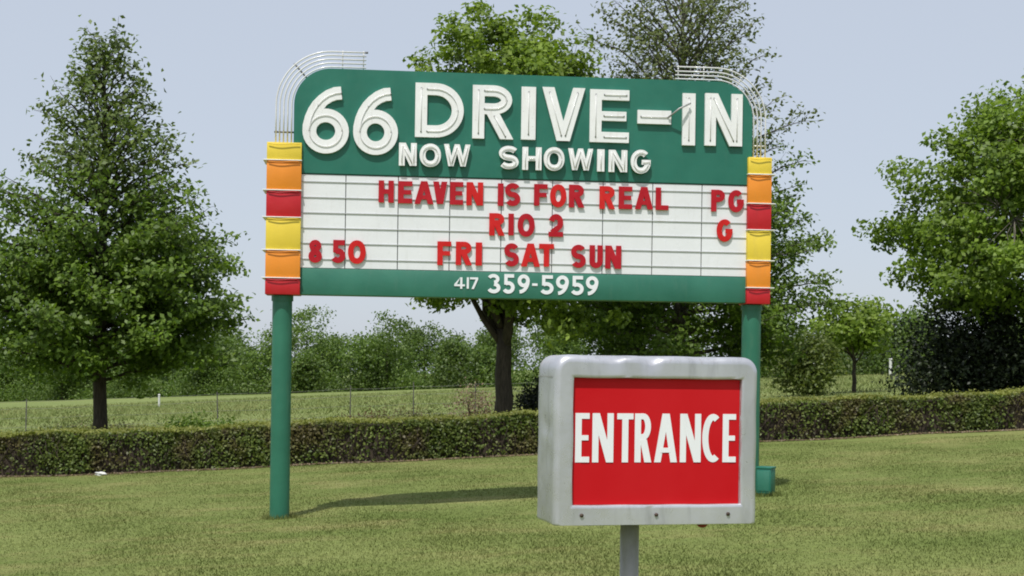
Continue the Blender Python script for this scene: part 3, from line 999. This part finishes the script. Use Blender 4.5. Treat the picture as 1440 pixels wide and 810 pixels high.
# ------------------------------------------------------------------ trees
def limb_path(start, end, sag, n=6, wob=0.06):
    s, e = np.array(start, float), np.array(end, float)
    L = np.linalg.norm(e - s)
    pts = []
    for i in range(n + 1):
        f = i / n
        p = s + (e - s) * f
        p[2] += sag * L * math.sin(math.pi * f)
        if 0 < i < n:
            p += rng.normal(0, wob * L / n, 3)
        pts.append(p)
    return pts


def along(pts, f):
    f = min(max(f, 0), 0.9999) * (len(pts) - 1)
    i = int(f)
    return pts[i] + (pts[i + 1] - pts[i]) * (f - i)


class Wood:
    def __init__(self): self.V, self.F = [], []
    def add(self, pts, r0, r1, seg=6):
        n = len(pts)
        rad = [r0 + (r1 - r0) * (i / (n - 1)) for i in range(n)]
        v, f = tube_data(pts, rad, seg, cap=True)
        o = len(self.V)
        self.V += v
        self.F += [tuple(i + o for i in q) for q in f]


def finish_tree(name, label, loc, wood, leafsets, bark, group='trees behind the hedge', trunk_name='trunk'):
    t = empty(name, loc)
    tag(t, label, 'tree', group)
    mesh_obj(trunk_name, wood.V, wood.F, bark, t, smooth=True)
    for nm, v, m in leafsets:
        fast_mesh(nm, v, 4, m, t)
    return t


def trunk_path(h, lean=(0, 0), n=10, wob=0.03):
    pts = [np.array([lean[0] * f * h + (rng.normal(0, wob) if 0 < f < 1 else 0), lean[1] * f * h + (rng.normal(0, wob) if 0 < f < 1 else 0), -0.15 + (h + .15) * f]) for f in np.linspace(0, 1, n + 1)]
    return pts


def pin_oak(name, label, x, y, h, base, prof, n_limbs, leaf, per, mats, trunk_r, bark, thin=None):
    """central leader with sprays: prof is [(height, radius)...]"""
    W = Wood()
    tp = trunk_path(h * 0.97)
    nT = len(tp)
    rad = [trunk_r * (1 - i / (nT - 1)) ** 0.9 + 0.012 for i in range(nT)]
    rad[0] *= 1.35
    v, f = tube_data(tp, rad, 12)
    W.V += v; W.F += f
    ph, pr = np.array([p[0] for p in prof]), np.array([p[1] for p in prof])
    lo, hi = [], []
    for i in range(n_limbs):
        f = (i + rng.random()) / n_limbs
        z = base + (h * 0.985 - base) * f ** 0.92
        az = i * 2.39996 + rng.normal(0, 0.3)
        r = float(np.interp(z, ph, pr)) * rng.uniform(0.72, 1.10)
        rise = 0.08 + 0.9 * f ** 1.2 + rng.normal(0, .07)
        s = along(tp, z / h)
        if r < 0.25: r = 0.25
        z0 = z - rise * r * 0.55
        s = along(tp, max(z0, base * .8) / h)
        e = np.array([s[0] + r * math.cos(az), s[1] + r * math.sin(az), z + rise * r * 0.35])
        lp = limb_path(s, e, 0.04, 6, 0.10)
        W.add(lp, 0.012 + 0.016 * r, 0.006, 5)
        nt = max(4, int(r * 6.5))
        for k in range(nt):
            g = 0.22 + 0.78 * (k + rng.random()) / nt
            b = along(lp, g)
            tl = (0.30 + 0.26 * r * (1.15 - g)) * rng.uniform(.6, 1.2)
            sd = 1 if k % 2 else -1
            ta = az + sd * rng.uniform(.4, 1.1)
            d = np.array([math.cos(ta), math.sin(ta), rng.normal(0.04 + 0.35 * f, .34)])
            te = b + d * tl
            W.add([b, (b + te) / 2 + rng.normal(0, .02, 3), te], 0.007, 0.003, 3)
            ncl = max(2, int(tl / 0.16))
            for q in range(ncl):
                cp = b + (te - b) * ((q + .7) / ncl)
                m = max(1, int(per * rng.uniform(.6, 1.3) * (thin(f) if thin else 1)))
                pts = cp + rng.normal(0, 1, (m, 3)) * np.array([.145, .145, .095])
                (hi if f > .52 else lo).append(pts)
    sets = []
    for nm, L, mt in (('crown', lo, mats[0]), ('upper_crown', hi, mats[1])):
        c = np.concatenate(L)
        sets.append((nm, leaf_verts(c, np.full(len(c), leaf), up=0.6, aspect=0.6, out=unit(c - np.array([0, 0, 1.0]) * c[:, 2:3] * .9), out_w=.4), mt))
    return finish_tree(name, label, (x, y, float(gz(x))), W, sets, bark)


def broad_tree(name, label, x, y, h, fork, center, radii, n_limbs, leaf, nclump, per, mat, trunk_r, bark, clump=0.34, group='trees behind the hedge', zmin=None, surf=0.55, trunk_lean=(0, 0), lumps=7, taper=0.0):
    """spreading crown: limbs to clumps spread through a lumpy ellipsoid"""
    W = Wood()
    C, A = np.array(center, float), np.array(radii, float)
    tp = trunk_path(fork, trunk_lean, 5, 0.02)
    W.add(tp, trunk_r * 1.15, trunk_r * .8, 12)
    top = tp[-1]
    ld = unit(rng.normal(size=(lumps * 3, 3)))
    la = rng.uniform(-.24, .22, lumps * 3)
    ends = []
    for i in range(n_limbs):
        d = unit(rng.normal(size=(1, 3)))[0]
        d[2] = abs(d[2]) * 1.0 - 0.25
        e = C + d * A * rng.uniform(.55, .85)
        s = along(tp, rng.uniform(.75, 1))
        lp = limb_path(s, e, 0.06, 7, 0.14)
        W.add(lp, trunk_r * .42, 0.012, 6)
        ends.append(lp)
    cl = []
    while len(cl) < nclump:
        d = unit(rng.normal(size=(1, 3)))[0]
        r = rng.random() ** (1 - surf) if surf < 1 else 1.0
        bump = 1 + sum(a * max(0, float(d @ q)) ** 6 for q, a in zip(ld, la))
        p = C + d * A * r * bump * rng.uniform(.9, 1.04)
        kz = 1 - taper * min(max((p[2] - C[2]) / A[2], -0.3), 1.0)
        p[0] = C[0] + (p[0] - C[0]) * kz; p[1] = C[1] + (p[1] - C[1]) * kz
        if zmin is not None and p[2] < zmin + rng.normal(0, .2):
            continue
        cl.append(p)
    cl = np.array(cl)
    samples = np.array([along(lp, g) for lp in ends for g in (.35, .5, .65, .8, 1.0)])
    for p in cl:
        j = int(np.argmin(np.sum((samples - p) ** 2, axis=1)))
        W.add([samples[j], (samples[j] + p) / 2 + rng.normal(0, .06, 3), p], 0.013, 0.004, 3)
    pts = []
    for p in cl:
        m = int(per * rng.uniform(.6, 1.3))
        q = unit(rng.normal(0, 1, (m, 3))) * rng.random((m, 1)) ** .5 * 1.75 * clump * rng.uniform(.55, 1.25) * np.array([1, 1, .6])
        pts.append(p + q)
    c = np.concatenate(pts)
    out = unit(c - C)
    return finish_tree(name, label, (x, y, float(gz(x))), W, [('crown', leaf_verts(c, np.full(len(c), leaf), up=0.6, aspect=0.66, out=out, out_w=.5), mat)], bark, group)


pin_oak('oak_tree', 'tall cone shaped oak tree left of the marquee behind the hedge', -9.36, 32.0, 9.7, 1.95,
        [(1.6, 2.4), (2.4, 3.1), (4.0, 3.2), (5.0, 2.75), (6.3, 1.85), (7.3, 1.45), (8.3, .9), (9.1, .45), (9.7, .2)],
        150, 0.135, 12, (M['oak_leaf'], M['oak_leaf_high']), 0.165, M['bark'], thin=lambda f: 1.1 if f < .35 else 0.5)
pin_oak('oak_tree', 'sparse grey-green oak tree behind the right half of the marquee', 4.25, 36.0, 11.6, 1.7,
        [(1.5, 3.2), (2.5, 3.8), (4.0, 3.8), (6.0, 3.5), (7.5, 2.8), (8.6, 2.2), (9.4, 2.3), (10.4, 1.9), (11.6, .6)],
        140, 0.125, 12, (M['oak_leaf'], M['oak_leaf_pale']), 0.18, M['bark_grey'], thin=lambda f: 0.95 if f < .35 else 0.45)
broad_tree('maple_tree', 'bright green broad leaved tree behind the left half of the marquee', -0.20, 32.0, 9.9, 2.5,
           (0.0, 0, 5.9), (3.5, 3.4, 4.15), 20, 0.135, 640, 135, M['maple_leaf'], 0.20, M['bark'], clump=0.33, zmin=2.4, surf=.6, taper=.38)
broad_tree('maple_tree', 'big rounded bright green tree at the right edge of the picture', 13.8, 33.5, 9.6, 2.2,
           (0.0, 0, 5.1), (4.3, 4.2, 4.2), 20, 0.135, 760, 150, M['maple_leaf_b'], 0.24, M['bark_pale'], clump=0.36, zmin=2.3, surf=.68, taper=.22)

# dark evergreen shrub below the right tree
def shrub(name, label, x, y, center, radii, nclump, per, leaf, mat, bark, clump=.25, up=.5, group='shrubs behind the hedge', cat='shrub', stem_r=.05):
    W = Wood()
    C, A = np.array(center, float), np.array(radii, float)
    cl = []
    for i in range(nclump):
        d = unit(rng.normal(size=(1, 3)))[0]
        p = C + d * A * rng.random() ** .35
        p[2] = max(p[2], .1)
        cl.append(p)
    for i in range(7):
        e = cl[i]
        W.add(limb_path((rng.normal(0, .08), rng.normal(0, .08), -.1), e, .05, 4, .1), stem_r, .008, 5)
    c = np.concatenate([p + rng.normal(0, clump, (int(per * rng.uniform(.6, 1.3)), 3)) for p in cl])
    c[:, 2] = np.maximum(c[:, 2], rng.uniform(0.02, .2, len(c)))
    t = empty(name, (x, y, float(gz(x))))
    tag(t, label, cat, group)
    mesh_obj('stems', W.V, W.F, bark, t, smooth=True)
    fast_mesh('foliage', leaf_verts(c, np.full(len(c), leaf), up=up, aspect=.5, out=unit(c - C), out_w=.3), 4, mat, t)
    return t

shrub('evergreen_shrub', 'wide dark evergreen shrub under the big tree at the right edge', 11.6, 34.2, (0, 0, 1.25), (2.3, 1.6, 1.45), 330, 75, 0.12, M['cedar_leaf'], M['bark'], .26)
shrub('evergreen_shrub', 'dark shrub close to the trunk of the tree behind the marquee', 0.55, 33.2, (0, 0, .65), (.55, .5, .62), 60, 60, 0.09, M['cedar_leaf'], M['bark'], .14)
shrub('bush', 'yellow-green leafy bush in the field right of the marquee post', 12.1, 58.0, (0, 0, 1.3), (1.35, 1.2, 1.25), 110, 45, 0.20, M['bush_leaf'], M['bark'], .26)
broad_tree('young_tree', 'slender young tree with thin trunk in the field right of the marquee', 14.6, 60.0, 4.2, 1.5, (0, 0, 2.75), (2.0, 1.7, 1.35), 8, 0.22, 110, 40, M['maple_leaf'], 0.09, M['bark'], clump=.32, group='trees in the field', zmin=1.2)
shrub('dry_bush', 'reddish brown dry brush beside the tree behind the marquee', -1.0, 40.5, (0, 0, .5), (.8, .5, .5), 60, 22, 0.08, M['dry_brush'], M['bark'], .18)
shrub('bush', 'low dark green weed clump by the fence left of the marquee', -8.9, 41.0, (0, 0, .12), (1.3, .5, .2), 60, 45, 0.12, M['oak_leaf'], M['bark'], .16, stem_r=.02)

# ------------------------------------------------------------------ far wood
def wood_line():
    pts = []
    stems = Wood()
    line = [(-110, 215), (-72, 194), (-40, 166), (-2, 134), (28, 116), (60, 104), (95, 96)]
    lx = np.array([p[0] for p in line]); ly = np.array([p[1] for p in line])
    for row in range(3):
        for x0 in np.arange(-105, 92, 5.2 if row == 0 else 6.5):
            x = x0 + rng.normal(0, 1.4)
            y = float(np.interp(x, lx, ly)) + row * 9 + rng.normal(0, 1.5) + (4 if row else 0)
            hgt = (y * 0.042 + rng.normal(0, 1.0)) * (0.92 if row == 0 else 1.02 if row == 1 else 1.1)
            if rng.random() < .18 and row == 0: hgt *= .7
            r = hgt * rng.uniform(.30, .42)
            nc = 64
            d = unit(rng.normal(size=(nc, 3)))
            p = d * (rng.random((nc, 1)) ** .35) * np.array([r, r, hgt * .5]) + np.array([x, y, float(gz(x)) + hgt * .52])
            m = 58
            q = np.repeat(p, m, axis=0) + rng.normal(0, 1, (nc * m, 3)) * np.array([.5, .5, .34]) * (y / 130) ** .5
            q[:, 2] = np.maximum(q[:, 2], gz(x) + .1)
            s = np.full(len(q), .27 * (y / 130) ** .6)
            pts.append(leaf_verts(q, s, up=.5, aspect=.7))
            stems.add([np.array([x, y, float(gz(x)) - .2]), np.array([x, y, float(gz(x)) + hgt * .6])], .18, .06, 5)
        # brushy edge
    n = 70000
    x = rng.uniform(-105, 92, n)
    y = np.interp(x, lx, ly) - 1 + rng.normal(0, 1.2, n)
    hh = np.abs(rng.normal(0, 1, n)) * (.9 + .5 * np.sin(x * .35) ** 2)
    pts.append(leaf_verts(np.stack([x, y, gz(x) + hh], 1), np.full(n, .27), up=.4, aspect=.7))
    w = empty('far_wood', (0, 0, 0))
    tag(w, 'far belt of green woodland along the edge of the field', 'woodland', kind='stuff')
    mesh_obj('trunks', stems.V, stems.F, M['bark'], w)
    o = fast_mesh('foliage', np.concatenate(pts), 4, M['wood_leaf'], w)
    for c in w.children: c['kind'] = 'stuff'
wood_line()

# ------------------------------------------------------------------ wire fence, weeds, white posts in the field
fence = empty('wire_fence', (-8, 44, float(gz(-8))))
tag(fence, 'old wire fence on thin steel posts along the field behind the hedge', 'fence')
fl = [(-24.0, 47.0), (-15.6, 45.2), (-13.3, 44.8), (-9.2, 44.2), (-5.0, 43.6), (-3.0, 43.2), (-1.1, 43.0), (1.4, 42.8)]
tops = []
for x, y in fl:
    z = float(gz(x)); hgt = 1.25 + rng.normal(0, .05)
    tops.append((x + 8, y - 44, z - float(gz(-8)), hgt))
    V, F = tube_data([(x + 8, y - 44, z - float(gz(-8)) - .3), (x + 8 + rng.normal(0, .03), y - 44, z - float(gz(-8)) + hgt)], 0.019, 6)
    mesh_obj('fence_post', V, F, M['fence_post'], fence)
for hgt in (.35, .65, .95, 1.18):
    path = []
    for a, b in zip(tops[:-1], tops[1:]):
        for q in range(6):
            f = q / 6
            path.append((a[0] + (b[0] - a[0]) * f, a[1] + (b[1] - a[1]) * f - .03, a[2] + (b[2] - a[2]) * f + hgt - .03 * math.sin(math.pi * f)))
    tubes('wire', [path], 0.0035, M['wire'], fence, 4)

def weeds(n, x0, x1, yf, hh):
    x = rng.uniform(x0, x1, n)
    k = .5 + .5 * np.sin(x * .9 + 1.5 * np.sin(x * .37)) 
    y = yf(x) + rng.normal(0, .5, n)
    return np.stack([x, y, gz(x) + np.abs(rng.normal(0, 1, n)) * hh * (.35 + k)], 1)
fy = lambda x: np.interp(x, [p[0] for p in fl], [p[1] for p in fl])
c = weeds(16000, -24, 3, fy, .2)
tag(fast_mesh('weeds', leaf_verts(c, np.full(len(c), .11), up=.2, aspect=.3), 4, M['weed']), 'ragged green and brown weeds growing along the wire fence', 'weeds', kind='stuff')

def white_post(x, y, h, r, label):
    t = empty('white_post', (x, y, float(gz(x))))
    tag(t, label, 'post', 'pale posts in the field')
    V, F = tube_data([(0, 0, -.2), (0, 0, h)], r, 10)
    mesh_obj('shaft', V, F, M['post_white'], t)
    V, F = tube_data([(0, 0, h), (0, 0, h + .05), (0, 0, h + .09)], [r * 1.25, r * 1.2, r * .4], 10)
    mesh_obj('cap', V, F, M['post_white'], t)
white_post(-23.8, 95, 0.8, .07, 'pale marker post far out in the field right of the left oak')
white_post(18.9, 88, 1.2, .10, 'pale post in the field beside the yellow-green bush')
white_post(29.6, 110, 1.2, .12, 'pale post far in the field next to the dark evergreen shrub')
